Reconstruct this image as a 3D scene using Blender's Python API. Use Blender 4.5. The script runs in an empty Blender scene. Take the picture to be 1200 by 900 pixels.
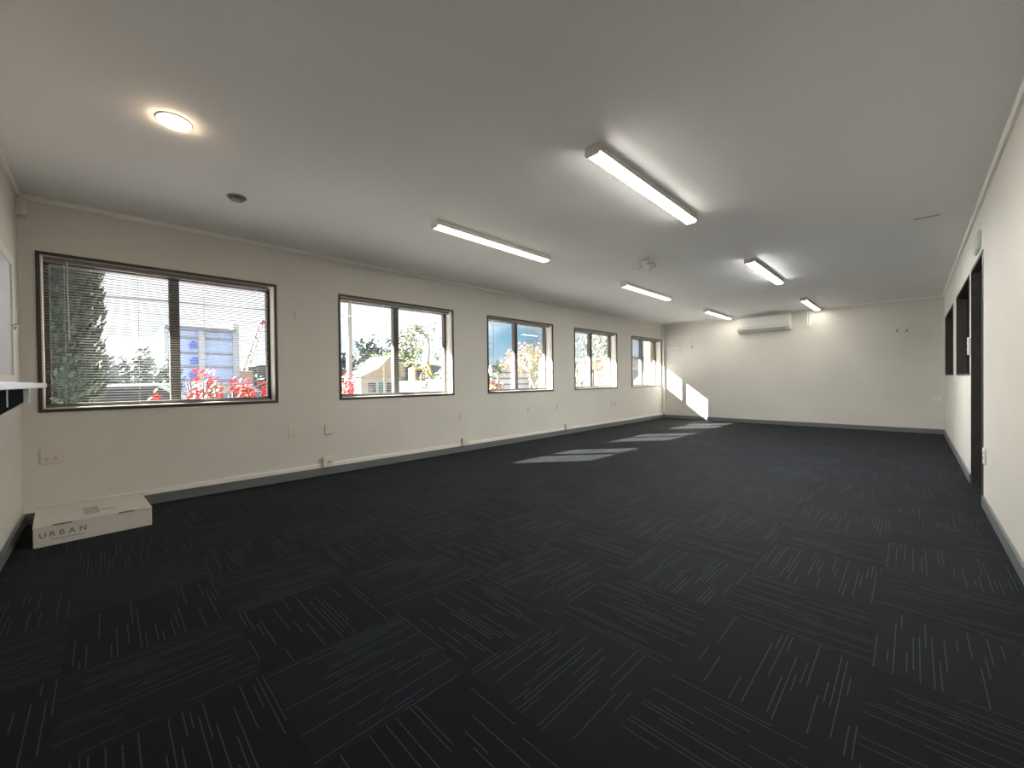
import bpy, bmesh, math, random
from mathutils import Vector, Matrix
random.seed(7)
S = bpy.context.scene
COL = S.collection
R = math.radians

# ------------------------------------------------------------------ room size
W, L, H, YN = 4.9685, 10.154, 2.40, -0.425      # width, far wall, ceiling, near wall
TH = 0.21                                        # outer wall thickness
WIN = [(-0.343, 1.244), (1.863, 3.462), (4.095, 5.671), (6.315, 7.880), (8.519, 10.085)]
ZS, ZT = 0.815, 2.007

# ------------------------------------------------------------------ camera
cd = bpy.data.cameras.new('camera'); cam = bpy.data.objects.new('camera', cd); COL.objects.link(cam)
F = 473.7144
cd.sensor_fit = 'HORIZONTAL'; cd.sensor_width = 36.0; cd.lens = F * 36.0 / 1200.0
cd.clip_start = 0.02; cd.clip_end = 800
yaw, pitch, roll = 0.7808, -0.0095, -0.0111
fw = Vector((-math.sin(yaw), math.cos(yaw), 0)); rt = Vector((math.cos(yaw), math.sin(yaw), 0)); up = Vector((0, 0, 1))
fw2 = fw * math.cos(pitch) + up * math.sin(pitch); up2 = up * math.cos(pitch) - fw * math.sin(pitch)
rt3 = rt * math.cos(roll) + up2 * math.sin(roll); up3 = up2 * math.cos(roll) - rt * math.sin(roll)
M = Matrix((rt3, up3, -fw2)).transposed().to_4x4(); M.translation = Vector((4.5773, 0, 1.0155))
cam.matrix_world = M
S.camera = cam

# ------------------------------------------------------------------ colour management
S.view_settings.view_transform = 'Standard'; S.view_settings.look = 'None'
S.view_settings.gamma = 1.0; S.view_settings.use_curve_mapping = False
S.view_settings.exposure = 0.62

# ------------------------------------------------------------------ sky
SKY_STRENGTH = 2.1
SUN_STRENGTH = 115.0
BATTEN = 80.0            # row away from the windows
BATTEN_LEFT = 6.0        # row along the windows, dimmed to balance the wall brightness
BATTEN_MID = 165.0       # tube half way down the room, boosted to brighten the far wall
BATTEN_FAR = 14.0        # the pair by the far wall
wd = bpy.data.worlds.new('sky'); S.world = wd; wd.use_nodes = True
nt = wd.node_tree; nt.nodes.clear()
def N(t, k, **kw):
    n = t.nodes.new(k)
    for a, b in kw.items(): setattr(n, a, b)
    return n
tc = N(nt, 'ShaderNodeTexCoord'); sep = N(nt, 'ShaderNodeSeparateXYZ'); nt.links.new(tc.outputs['Generated'], sep.inputs[0])
cr = N(nt, 'ShaderNodeValToRGB'); nt.links.new(sep.outputs['Z'], cr.inputs[0])
e = cr.color_ramp.elements
e[0].position = 0.0; e[0].color = (0.26, 0.29, 0.31, 1)
e[1].position = 0.6; e[1].color = (0.05, 0.12, 0.22, 1)
x = e.new(0.10); x.color = (0.100, 0.205, 0.275, 1)
x = e.new(0.25); x.color = (0.060, 0.160, 0.250, 1)
mp = N(nt, 'ShaderNodeMapping'); mp.inputs['Scale'].default_value = (1.3, 1.3, 4.2); mp.inputs['Location'].default_value = (0.35, 0.1, 0.15)
nt.links.new(tc.outputs['Generated'], mp.inputs[0])
nz = N(nt, 'ShaderNodeTexNoise'); nz.inputs['Scale'].default_value = 1.6; nz.inputs['Detail'].default_value = 6
nt.links.new(mp.outputs[0], nz.inputs['Vector'])
cm = N(nt, 'ShaderNodeValToRGB'); cm.color_ramp.elements[0].position = 0.40; cm.color_ramp.elements[1].position = 0.56
# thicker, brighter cloud towards the side of the sky the sun is on
sa = N(nt, 'ShaderNodeMath', operation='MULTIPLY_ADD'); sa.inputs[1].default_value = -0.36; sa.inputs[2].default_value = 0.075
nt.links.new(sep.outputs['Y'], sa.inputs[0])
sb = N(nt, 'ShaderNodeMath', operation='ADD'); nt.links.new(sa.outputs[0], sb.inputs[0]); nt.links.new(nz.outputs['Fac'], sb.inputs[1])
sc_ = N(nt, 'ShaderNodeMath', operation='ADD'); sc_.inputs[1].default_value = 0.08; nt.links.new(sb.outputs[0], sc_.inputs[0])
nt.links.new(sc_.outputs[0], cm.inputs[0])
mx = N(nt, 'ShaderNodeMixRGB'); mx.inputs[2].default_value = (0.52, 0.55, 0.58, 1)
nt.links.new(cm.outputs[0], mx.inputs[0]); nt.links.new(cr.outputs[0], mx.inputs[1])
bg = N(nt, 'ShaderNodeBackground'); bg.inputs[1].default_value = SKY_STRENGTH
nt.links.new(mx.outputs[0], bg.inputs[0])
wo = N(nt, 'ShaderNodeOutputWorld'); nt.links.new(bg.outputs[0], wo.inputs[0])

# ------------------------------------------------------------------ sun
sl = bpy.data.lights.new('sun', 'SUN'); sl.energy = SUN_STRENGTH; sl.angle = R(0.53); sl.color = (1.0, 0.95, 0.86)
so = bpy.data.objects.new('sun', sl); COL.objects.link(so)
so.rotation_euler = Vector((1.0, 1.22, -0.78)).to_track_quat('-Z', 'Y').to_euler()
so.location = (-6, -6, 8)
# window portals (guide the sky light through the openings, give no light of their own)
for i, (a, b) in enumerate(WIN):
    pl = bpy.data.lights.new('portal', 'AREA'); pl.shape = 'RECTANGLE'; pl.size = b - a; pl.size_y = ZT - ZS
    pl.cycles.is_portal = True
    po = bpy.data.objects.new('portal', pl); COL.objects.link(po)
    po.location = (-TH - 0.03, (a + b) / 2, (ZS + ZT) / 2)
    po.rotation_euler = Vector((1, 0, 0)).to_track_quat('-Z', 'Y').to_euler()

# ------------------------------------------------------------------ materials
def mat(name, col, rough=0.5, metal=0.0, noise=None, bump=None, emit=None, spec=0.5, sheen=0.0):
    m = bpy.data.materials.new(name); m.use_nodes = True
    t = m.node_tree; b = t.nodes['Principled BSDF']
    b.inputs['Base Color'].default_value = (*col, 1); b.inputs['Roughness'].default_value = rough
    b.inputs['Metallic'].default_value = metal; b.inputs['Specular IOR Level'].default_value = spec
    if sheen: b.inputs['Sheen Weight'].default_value = sheen
    if noise or bump:
        co = N(t, 'ShaderNodeTexCoord')
    if noise:
        sc, amt = noise
        n = N(t, 'ShaderNodeTexNoise'); n.inputs['Scale'].default_value = sc; n.inputs['Detail'].default_value = 4
        t.links.new(co.outputs['Object'], n.inputs['Vector'])
        r = N(t, 'ShaderNodeValToRGB')
        r.color_ramp.elements[0].position = 0.3; r.color_ramp.elements[1].position = 0.7
        r.color_ramp.elements[0].color = (*[c * (1 - amt) for c in col], 1)
        r.color_ramp.elements[1].color = (*[min(1, c * (1 + amt)) for c in col], 1)
        t.links.new(n.outputs['Fac'], r.inputs[0]); t.links.new(r.outputs[0], b.inputs['Base Color'])
    if bump:
        sc, st, di = bump
        n = N(t, 'ShaderNodeTexNoise'); n.inputs['Scale'].default_value = sc; n.inputs['Detail'].default_value = 3
        t.links.new(co.outputs['Object'], n.inputs['Vector'])
        bp = N(t, 'ShaderNodeBump'); bp.inputs['Strength'].default_value = st; bp.inputs['Distance'].default_value = di
        t.links.new(n.outputs['Fac'], bp.inputs['Height']); t.links.new(bp.outputs[0], b.inputs['Normal'])
    if emit:
        b.inputs['Emission Color'].default_value = (*emit[0], 1); b.inputs['Emission Strength'].default_value = emit[1]
    return m

def glass(name, tint, refl=0.06):
    m = bpy.data.materials.new(name); m.use_nodes = True
    t = m.node_tree; t.nodes.clear()
    o = N(t, 'ShaderNodeOutputMaterial'); tr = N(t, 'ShaderNodeBsdfTransparent'); gl = N(t, 'ShaderNodeBsdfGlossy')
    tr.inputs[0].default_value = (*tint, 1); gl.inputs['Roughness'].default_value = 0.02
    fr = N(t, 'ShaderNodeFresnel'); fr.inputs[0].default_value = 1.35
    mu = N(t, 'ShaderNodeMath', operation='MULTIPLY'); mu.inputs[1].default_value = refl * 10
    t.links.new(fr.outputs[0], mu.inputs[0])
    mi = N(t, 'ShaderNodeMixShader'); t.links.new(mu.outputs[0], mi.inputs[0])
    t.links.new(tr.outputs[0], mi.inputs[1]); t.links.new(gl.outputs[0], mi.inputs[2]); t.links.new(mi.outputs[0], o.inputs[0])
    return m

def carpet():
    m = bpy.data.materials.new('carpet_tiles'); m.use_nodes = True
    t = m.node_tree; b = t.nodes['Principled BSDF']
    def math_(op, a, c=None, d=None):
        n = N(t, 'ShaderNodeMath', operation=op)
        for i, v in enumerate((a, c, d)):
            if v is None: continue
            if isinstance(v, (int, float)): n.inputs[i].default_value = v
            else: t.links.new(v, n.inputs[i])
        return n.outputs[0]
    def wn(x, y, z):
        c = N(t, 'ShaderNodeCombineXYZ')
        for i, v in enumerate((x, y, z)):
            if isinstance(v, (int, float)): c.inputs[i].default_value = v
            else: t.links.new(v, c.inputs[i])
        w = N(t, 'ShaderNodeTexWhiteNoise'); w.noise_dimensions = '3D'; t.links.new(c.outputs[0], w.inputs['Vector'])
        return w
    g = N(t, 'ShaderNodeNewGeometry'); s = N(t, 'ShaderNodeSeparateXYZ'); t.links.new(g.outputs['Position'], s.inputs[0])
    T = 0.5
    px = math_('DIVIDE', math_('ADD', s.outputs[0], 10.03), T); py = math_('DIVIDE', math_('ADD', s.outputs[1], 10.12), T)
    ix = math_('FLOOR', px); iy = math_('FLOOR', py); fx = math_('FRACT', px); fy = math_('FRACT', py)
    par = math_('MODULO', math_('ADD', ix, iy), 2.0)                  # quarter-turned neighbours
    inv = math_('SUBTRACT', 1.0, par)
    a = math_('ADD', math_('MULTIPLY', fx, par), math_('MULTIPLY', fy, inv))   # across the lines
    l = math_('ADD', math_('MULTIPLY', fy, par), math_('MULTIPLY', fx, inv))   # along the lines
    an = math_('MULTIPLY', a, 30.0); ia = math_('FLOOR', an); fa = math_('FRACT', an)
    w = wn(math_('MULTIPLY_ADD', ix, 37.0, ia), iy, par); wsep = N(t, 'ShaderNodeSeparateColor'); t.links.new(w.outputs['Color'], wsep.inputs[0])
    half = math_('ADD', math_('MULTIPLY', wsep.outputs[0], 0.38), 0.08)
    cen = wsep.outputs[1]
    on_len = math_('LESS_THAN', math_('ABSOLUTE', math_('SUBTRACT', l, cen)), half)
    on_row = math_('GREATER_THAN', wsep.outputs[2], 0.30)
    thin = math_('LESS_THAN', math_('ABSOLUTE', math_('SUBTRACT', fa, 0.5)), 0.105)
    line = math_('MULTIPLY', math_('MULTIPLY', on_len, on_row), thin)
    # broken, heathered yarn in the line
    nz = N(t, 'ShaderNodeTexNoise'); nz.inputs['Scale'].default_value = 160; nz.inputs['Detail'].default_value = 2
    t.links.new(g.outputs['Position'], nz.inputs['Vector'])
    line = math_('MULTIPLY', line, math_('MULTIPLY_ADD', nz.outputs['Fac'], 0.9, 0.35))
    tone = wn(ix, iy, 5.0)
    tv = math_('ADD', math_('MULTIPLY_ADD', tone.outputs['Value'], 0.30, 0.75), math_('MULTIPLY', par, 0.40))  # one tile direction lightened: pile sheen put into the colour, over random tone
    fine = N(t, 'ShaderNodeTexNoise'); fine.inputs['Scale'].default_value = 420; fine.inputs['Detail'].default_value = 3
    t.links.new(g.outputs['Position'], fine.inputs['Vector'])
    tv = math_('MULTIPLY', tv, math_('MULTIPLY_ADD', fine.outputs['Fac'], 0.9, 0.55))
    base = N(t, 'ShaderNodeVectorMath', operation='SCALE'); base.inputs[0].default_value = (0.0038, 0.0056, 0.0092)
    t.links.new(tv, base.inputs['Scale'])
    mxr = N(t, 'ShaderNodeMixRGB'); mxr.inputs[2].default_value = (0.042, 0.052, 0.064, 1)
    t.links.new(line, mxr.inputs[0]); t.links.new(base.outputs[0], mxr.inputs[1])
    t.links.new(mxr.outputs[0], b.inputs['Base Color'])
    b.inputs['Roughness'].default_value = 0.80; b.inputs['Specular IOR Level'].default_value = 0.11
    b.inputs['Sheen Weight'].default_value = 0.03
    bp = N(t, 'ShaderNodeBump'); bp.inputs['Strength'].default_value = 0.5; bp.inputs['Distance'].default_value = 0.003
    t.links.new(fine.outputs['Fac'], bp.inputs['Height']); t.links.new(bp.outputs[0], b.inputs['Normal'])
    return m

MT = dict(
    wall=mat('cream_wall_paint', (0.70, 0.678, 0.628), 0.62, noise=(1.7, 0.035), bump=(90, 0.08, 0.002)),
    ceil=mat('ceiling_paint', (0.87, 0.885, 0.90), 0.8, noise=(1.2, 0.02), bump=(60, 0.06, 0.002)),
    trimc=mat('cream_gloss_trim', (0.84, 0.82, 0.77), 0.4),
    skirt=mat('grey_skirting_paint', (0.15, 0.162, 0.172), 0.45),
    carpet=carpet(),
    bronze=mat('dark_bronze_aluminium', (0.055, 0.050, 0.046), 0.42, 0.3),
    reveal=mat('cream_reveal_paint', (0.76, 0.72, 0.66), 0.5),
    white=mat('white_plastic', (0.78, 0.77, 0.73), 0.35),
    cream=mat('cream_plastic', (0.70, 0.66, 0.57), 0.4),
    grey=mat('grey_plastic', (0.22, 0.22, 0.21), 0.5),
    black=mat('black_laminate', (0.012, 0.013, 0.016), 0.9, spec=0.02),
    dark=mat('dark_slot', (0.02, 0.02, 0.02), 0.7),
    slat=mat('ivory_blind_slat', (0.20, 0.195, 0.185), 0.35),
    cord=mat('blind_cord', (0.78, 0.77, 0.74), 0.7),
    steel=mat('brushed_steel', (0.55, 0.55, 0.55), 0.3, 0.9),
    lampcase=mat('lamp_housing_enamel', (0.72, 0.70, 0.65), 0.4),
    tube=mat('warm_white_diffuser', (0.9, 0.88, 0.8), 0.4, emit=((1.0, 0.955, 0.86), BATTEN)),
    tube2=mat('dimmer_warm_white_diffuser', (0.9, 0.88, 0.8), 0.4, emit=((1.0, 0.91, 0.72), BATTEN_LEFT)),
    tube3=mat('far_warm_white_diffuser', (0.9, 0.88, 0.8), 0.4, emit=((1.0, 0.95, 0.84), BATTEN_FAR)),
    tube4=mat('mid_room_white_diffuser', (0.9, 0.88, 0.8), 0.4, emit=((1.0, 0.985, 0.95), BATTEN_MID)),
    bulb=mat('downlight_glow', (0.9, 0.85, 0.8), 0.4, emit=((1.0, 0.74, 0.48), 40.0)),
    glass=glass('clear_glass', (0.96, 0.97, 0.97), 0.05),
    tint=glass('smoked_glass', (0.10, 0.10, 0.10), 0.05),
    card=mat('white_cardboard', (0.70, 0.665, 0.62), 0.65, noise=(6, 0.03)),
    ink=mat('grey_print', (0.10, 0.09, 0.09), 0.7),
    inkl=mat('faint_grey_print', (0.36, 0.35, 0.34), 0.7),
    shutter=mat('pale_blue_grey_panel', (0.62, 0.64, 0.68), 0.3),
    counter=mat('white_laminate', (0.86, 0.90, 0.93), 0.2),
    sign=mat('pale_green_sign_face', (0.42, 0.56, 0.44), 0.4),
    backroom=mat('unlit_office_paint', (0.16, 0.155, 0.15), 0.8),  # darkness of the unlit room put into the wall colour
    timber=mat('dark_stained_door', (0.075, 0.074, 0.072), 0.32, noise=(9, 0.2)),
)

# ------------------------------------------------------------------ mesh helpers
class MB:
    def __init__(s): s.v = []; s.f = []
    def box(s, x0, x1, y0, y1, z0, z1):
        n = len(s.v)
        s.v += [(x, y, z) for x in (x0, x1) for y in (y0, y1) for z in (z0, z1)]
        s.f += [tuple(n + i for i in q) for q in ((0, 1, 3, 2), (4, 6, 7, 5), (0, 4, 5, 1), (2, 3, 7, 6), (0, 2, 6, 4), (1, 5, 7, 3))]
        return s
    def prism(s, poly, axis, a, b):
        """poly: 2-D outline in the two other axes, extruded from a to b along axis"""
        n = len(s.v); k = len(poly)
        def P(p, t):
            q = list(p); q.insert(axis, t); return tuple(q)
        s.v += [P(p, a) for p in poly] + [P(p, b) for p in poly]
        s.f += [tuple(range(n + k - 1, n - 1, -1)), tuple(range(n + k, n + 2 * k))]
        s.f += [(n + i, n + (i + 1) % k, n + k + (i + 1) % k, n + k + i) for i in range(k)]
        return s
    def tube(s, p, q, r0, r1=None, k=8, caps=True):
        r1 = r0 if r1 is None else r1
        p, q = Vector(p), Vector(q); d = (q - p).normalized()
        u = d.orthogonal().normalized(); w = d.cross(u); n = len(s.v)
        for c, r in ((p, r0), (q, r1)):
            for i in range(k):
                a = 2 * math.pi * i / k; s.v.append(tuple(c + (u * math.cos(a) + w * math.sin(a)) * r))
        s.f += [(n + i, n + (i + 1) % k, n + k + (i + 1) % k, n + k + i) for i in range(k)]
        if caps: s.f += [tuple(range(n + k - 1, n - 1, -1)), tuple(range(n + k, n + 2 * k))]
        return s
    def path(s, pts, r, k=8):
        for a, b in zip(pts, pts[1:]): s.tube(a, b, r, k=k)
        return s
    def lathe(s, prof, c=(0, 0, 0), k=24):
        n = len(s.v)
        for (r, z) in prof:
            for i in range(k):
                a = 2 * math.pi * i / k; s.v.append((c[0] + r * math.cos(a), c[1] + r * math.sin(a), c[2] + z))
        for j in range(len(prof) - 1):
            s.f += [(n + j * k + i, n + j * k + (i + 1) % k, n + (j + 1) * k + (i + 1) % k, n + (j + 1) * k + i) for i in range(k)]
        s.f += [tuple(n + i for i in range(k))[::-1], tuple(n + (len(prof) - 1) * k + i for i in range(k))]
        return s
    def quad(s, a, b, c, d):
        n = len(s.v); s.v += [tuple(a), tuple(b), tuple(c), tuple(d)]; s.f.append((n, n + 1, n + 2, n + 3)); return s
    def build(s, name, m, parent=None, bevel=0, smooth=False, loc=None):
        me = bpy.data.meshes.new(name); me.from_pydata(s.v, [], s.f); me.update()
        b = bmesh.new(); b.from_mesh(me); bmesh.ops.recalc_face_normals(b, faces=b.faces); b.to_mesh(me); b.free()
        if smooth:
            for p in me.polygons: p.use_smooth = True
        o = bpy.data.objects.new(name, me); COL.objects.link(o)
        me.materials.append(m)
        if parent: o.parent = parent
        if loc: o.location = loc
        if bevel:
            bv = o.modifiers.new('bevel', 'BEVEL'); bv.width = bevel; bv.segments = 2; bv.limit_method = 'ANGLE'
        return o

def empty(name, loc=(0, 0, 0), rz=0.0):
    o = bpy.data.objects.new(name, None); COL.objects.link(o); o.location = loc; o.rotation_euler = (0, 0, rz)
    o.empty_display_size = 0.05
    return o
def tag(o, label, cat, group=None, kind=None):
    o['label'] = label; o['category'] = cat
    if group: o['group'] = group
    if kind: o['kind'] = kind
    return o
def struct(o): o['kind'] = 'structure'; return o
def dup(root, loc, rz=None, label=None):
    r = root.copy(); COL.objects.link(r); r.location = loc
    if rz is not None: r.rotation_euler = (0, 0, rz)
    if label: r['label'] = label
    for ch in list(root.children):
        c = ch.copy(); COL.objects.link(c); c.parent = r
        for g in list(ch.children):
            d = g.copy(); COL.objects.link(d); d.parent = c
    return r
def text_mesh(txt, size, spacing, depth=0.0004):
    cu = bpy.data.curves.new('lettering', 'FONT'); cu.body = txt; cu.size = size; cu.space_character = spacing; cu.extrude = depth
    to = bpy.data.objects.new('lettering_curve', cu); COL.objects.link(to)
    bpy.context.view_layer.update()
    me = bpy.data.meshes.new_from_object(to.evaluated_get(bpy.context.evaluated_depsgraph_get()))
    bpy.data.objects.remove(to)
    return me

# ================================================================== ROOM SHELL
BX = W + 2.4                                      # dark office beyond the right wall
struct(MB().box(-TH, BX, YN - 0.15, L + 0.15, -0.12, 0).build('floor', MT['carpet']))
struct(MB().box(-TH, BX, YN - 0.15, L + 0.15, H, H + 0.15).build('ceiling', MT['ceil']))
# window wall: solid below, above and between the five openings
ins = 0.016
m = MB(); m.box(-TH, 0, YN, L, 0, ZS + ins); m.box(-TH, 0, YN, L, ZT - ins, H)
edges = [YN] + [v for (a, b) in WIN for v in (a + ins, b - ins)] + [L]
for i in range(0, len(edges), 2):
    m.box(-TH, 0, edges[i], edges[i + 1], ZS + ins, ZT - ins)
struct(m.build('wall_left', MT['wall']))
struct(MB().box(-TH, BX, L, L + 0.15, 0, H).build('wall_far', MT['wall']))
struct(MB().box(-TH, W + 0.12, YN - 0.15, YN, 0, H).build('wall_near', MT['wall']))
# right wall with a doorway and two inner windows
RW = [(5.850, 7.490), (8.030, 9.870)]; RZ0, RZ1 = 1.013, 1.985
DY0, DY1, DZ = 4.800, 5.690, 1.990
m = MB(); x0, x1 = W, W + 0.12
m.box(x0, x1, YN, DY0, 0, H); m.box(x0, x1, DY0, DY1, DZ, H); m.box(x0, x1, DY1, RW[0][0], 0, H)
for (a, b) in RW: m.box(x0, x1, a, b, 0, RZ0); m.box(x0, x1, a, b, RZ1, H)
m.box(x0, x1, RW[0][1], RW[1][0], 0, H); m.box(x0, x1, RW[1][1], L, 0, H)
struct(m.build('wall_right', MT['wall']))
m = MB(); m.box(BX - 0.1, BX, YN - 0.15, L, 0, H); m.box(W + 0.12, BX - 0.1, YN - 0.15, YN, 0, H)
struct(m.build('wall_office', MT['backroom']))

# skirtings (grey) and coving (cream)
SK, SD = 0.085, 0.014
def skirt(name, boxes):
    m = MB()
    for b_ in boxes: m.box(*b_)
    struct(m.build(name, MT['skirt'], bevel=0.004))
skirt('baseboard_left', [(0, SD, YN, L, 0, SK)])
skirt('baseboard_far', [(SD, W - SD, L - SD, L, 0, SK)])
skirt('baseboard_right', [(W - SD, W, YN, DY0 - 0.03, 0, SK), (W - SD, W, DY1 + 0.03, L, 0, SK)])
skirt('baseboard_near', [(SD, W - SD, YN, YN + SD, 0, SK)])
c = 0.022
cov = lambda s: [(0, H), (s * 0.022, H), (s * 0.022, H - 0.026), (s * 0.014, H - 0.036), (0, H - 0.038)]
struct(MB().prism([(px, pz) for px, pz in cov(1)], 1, YN, L).build('trim_1', MT['trimc']))
struct(MB().prism([(W + px, pz) for px, pz in cov(-1)], 1, YN, L).build('trim_2', MT['trimc']))
struct(MB().prism([(L + py, pz) for py, pz in cov(-1)], 0, c, W - c).build('trim_3', MT['trimc']))
struct(MB().prism([(YN + py, pz) for py, pz in cov(1)], 0, c, W - c).build('trim_4', MT['trimc']))

# ------------------------------------------------------------------ windows in the left wall
GX = -0.165                                       # glass plane
SPLIT = [0.435, 2.63, 4.84, 7.06, 9.27]
for i, (a, b) in enumerate(WIN):
    r = struct(empty('window_%d' % (i + 1), (0, a, ZS)))
    w, h = b - a, ZT - ZS
    t = 0.022
    m = MB()                                      # dark trim round the opening, on the wall face
    m.box(-0.004, 0.012, 0, w, 0, t); m.box(-0.004, 0.012, 0, w, h - t, h)
    m.box(-0.004, 0.012, 0, t, t, h - t); m.box(-0.004, 0.012, w - t, w, t, h - t)
    m.build('architrave', MT['bronze'], r, bevel=0.002)
    q = ins
    m = MB()                                      # painted lining of the reveal
    m.box(GX + 0.03, -0.004, q, w - q, q, q + 0.012); m.box(GX + 0.03, -0.004, q, w - q, h - q - 0.012, h - q)
    m.box(GX + 0.03, -0.004, q, q + 0.012, q + 0.012, h - q - 0.012); m.box(GX + 0.03, -0.004, w - q - 0.012, w - q, q + 0.012, h - q - 0.012)
    m.build('reveal_lining', MT['reveal'], r)
    fr = 0.042
    m = MB(); X0, X1 = GX - 0.035, GX + 0.03
    m.box(X0, X1, q, w - q, q, q + fr); m.box(X0, X1, q, w - q, h - q - fr, h - q)
    m.box(X0, X1, q, q + fr, q + fr, h - q - fr); m.box(X0, X1, w - q - fr, w - q, q + fr, h - q - fr)
    m.build('window_frame', MT['bronze'], r, bevel=0.003)
    s_ = SPLIT[i] - a + 0.02
    MB().box(X0, X1 + 0.004, s_ - 0.036, s_ + 0.036, q + fr, h - q - fr).build('mullion', MT['bronze'], r, bevel=0.003)
    MB().box(GX - 0.004, GX + 0.004, q + fr - 0.005, s_ - 0.03, q + fr - 0.005, h - q - fr + 0.005).build('pane', MT['glass'], r)
    MB().box(GX - 0.004, GX + 0.004, s_ + 0.03, w - q - fr + 0.005, q + fr - 0.005, h - q - fr + 0.005).build('pane', MT['glass'], r)
    if i == 0:                                    # white stay handle low on the left sash
        hnd = MB().box(-0.012, 0.012, 0, 0.075, -0.007, 0.007).build('stay_handle', MT['white'], r, bevel=0.003, loc=(-0.026, 0.055, 0.105))
        hnd.rotation_euler = (R(-40), 0, 0)

# ------------------------------------------------------------------ venetian blinds
BL = [
    ('ivory venetian blind over the big window nearest the corner, with the conifer behind it', -10.0),
    ('ivory venetian blind in the second window, with the utility pole behind it', 3.0),
    ('ivory venetian blind in the middle window, with the spiky plant behind it', 3.0),
    ('ivory venetian blind in the fourth window, with the green tree close behind it', 4.0),
    ('ivory venetian blind in the last window before the far wall', 5.0)]
for i, (a, b) in enumerate(WIN):
    g0, g1 = a + 0.036, b - 0.036 - (0.03 if i == 0 else 0.012)
    r = tag(empty('venetian_blind', (-0.05, (g0 + g1) / 2, ZS + 0.03)), BL[i][0], 'blind', 'venetian blinds along the window wall')
    hw = (g1 - g0) / 2; top = ZT - 0.03 - (ZS + 0.03)
    m = MB(); m.box(-0.014, 0.014, -hw, hw, top - 0.030, top)
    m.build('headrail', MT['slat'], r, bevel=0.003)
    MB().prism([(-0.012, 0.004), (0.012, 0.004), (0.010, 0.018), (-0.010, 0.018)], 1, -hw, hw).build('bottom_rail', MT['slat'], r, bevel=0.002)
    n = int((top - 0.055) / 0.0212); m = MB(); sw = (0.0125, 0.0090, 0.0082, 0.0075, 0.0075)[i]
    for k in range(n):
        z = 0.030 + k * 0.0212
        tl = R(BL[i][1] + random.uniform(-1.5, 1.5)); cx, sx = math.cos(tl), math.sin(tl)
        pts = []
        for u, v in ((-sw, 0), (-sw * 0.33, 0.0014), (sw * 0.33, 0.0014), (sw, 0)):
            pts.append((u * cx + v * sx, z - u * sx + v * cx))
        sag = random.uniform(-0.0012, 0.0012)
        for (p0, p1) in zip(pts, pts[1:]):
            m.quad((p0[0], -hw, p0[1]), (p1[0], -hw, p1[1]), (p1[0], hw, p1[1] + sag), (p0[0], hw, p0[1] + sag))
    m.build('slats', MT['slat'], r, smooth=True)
    for f in (-0.86, -0.3, 0.3, 0.86):
        m = MB(); y = f * hw
        m.box(-0.0135, -0.0127, y - 0.0008, y + 0.0008, 0.01, top - 0.03); m.box(0.0127, 0.0135, y - 0.0008, y + 0.0008, 0.01, top - 0.03)
        m.build('ladder_cord', MT['cord'], r)
    MB().tube((0.021, -hw + 0.12, top - 0.02), (0.021, -hw + 0.125, top - 0.62), 0.0035, k=6).build('tilt_wand', MT['cord'], r)

# ------------------------------------------------------------------ openings in the right wall
for i, (a, b) in enumerate(RW):
    r = struct(empty('window_%d' % (6 + i), (W, a, RZ0)))
    w, h = b - a, RZ1 - RZ0; fr = 0.05
    m = MB(); X0, X1 = -0.004, 0.11
    m.box(X0, X1, 0, w, 0, 0.018); m.box(X0, X1, 0, w, h - 0.018, h); m.box(X0, X1, 0, 0.018, 0.018, h - 0.018); m.box(X0, X1, w - 0.018, w, 0.018, h - 0.018)
    m.build('window_frame', MT['bronze'], r, bevel=0.003)
    MB().box(0.088, 0.094, 0.016, w - 0.016, 0.016, h - 0.016).build('pane', MT['tint'], r)
r = struct(empty('door_1', (W, DY0, 0)))
m = MB(); w = DY1 - DY0
m.box(-0.006, 0.126, 0, 0.03, 0, DZ); m.box(-0.006, 0.126, w - 0.03, w, 0, DZ); m.box(-0.006, 0.126, 0.03, w - 0.03, DZ - 0.03, DZ)
m.box(0.06, 0.075, 0.03, 0.042, 0, DZ - 0.03); m.box(0.06, 0.075, w - 0.042, w - 0.03, 0, DZ - 0.03)
m.build('door_frame', MT['timber'], r, bevel=0.003)
leaf = MB().box(0.080, 0.118, 0.034, w - 0.034, 0.008, DZ - 0.034).build('door_leaf', MT['timber'], r, bevel=0.002)
m = MB(); m.tube((0.08, 0.10, 1.0), (0.035, 0.10, 1.0), 0.009); m.tube((0.037, 0.10, 1.0), (0.037, 0.22, 1.0), 0.009); m.lathe([(0.024, 0), (0.024, 0.006)], (0, 0, 0), 12)
m = MB(); m.tube((0.081, 0.10, 1.0), (0.074, 0.10, 1.0), 0.025, k=16); m.tube((0.078, 0.10, 1.0), (0.035, 0.10, 1.0), 0.009); m.tube((0.037, 0.095, 1.0), (0.037, 0.22, 1.0), 0.009)
m.build('door_handle', MT['steel'], r)

# ------------------------------------------------------------------ trunking
o = MB().box(0, 0.020, YN, L - 0.05, SK, SK + 0.042).build('cable_trunking', MT['trimc'], bevel=0.003)
tag(o, 'cream cable trunking running along the top of the grey skirting under the windows', 'trunking')
o = MB().box(0, 0.062, L - 0.066, L, SK + 0.042, H - 0.002).build('corner_duct', MT['trimc'], bevel=0.003)
tag(o, 'cream square duct standing upright in the corner beside the last window', 'duct')

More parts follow.
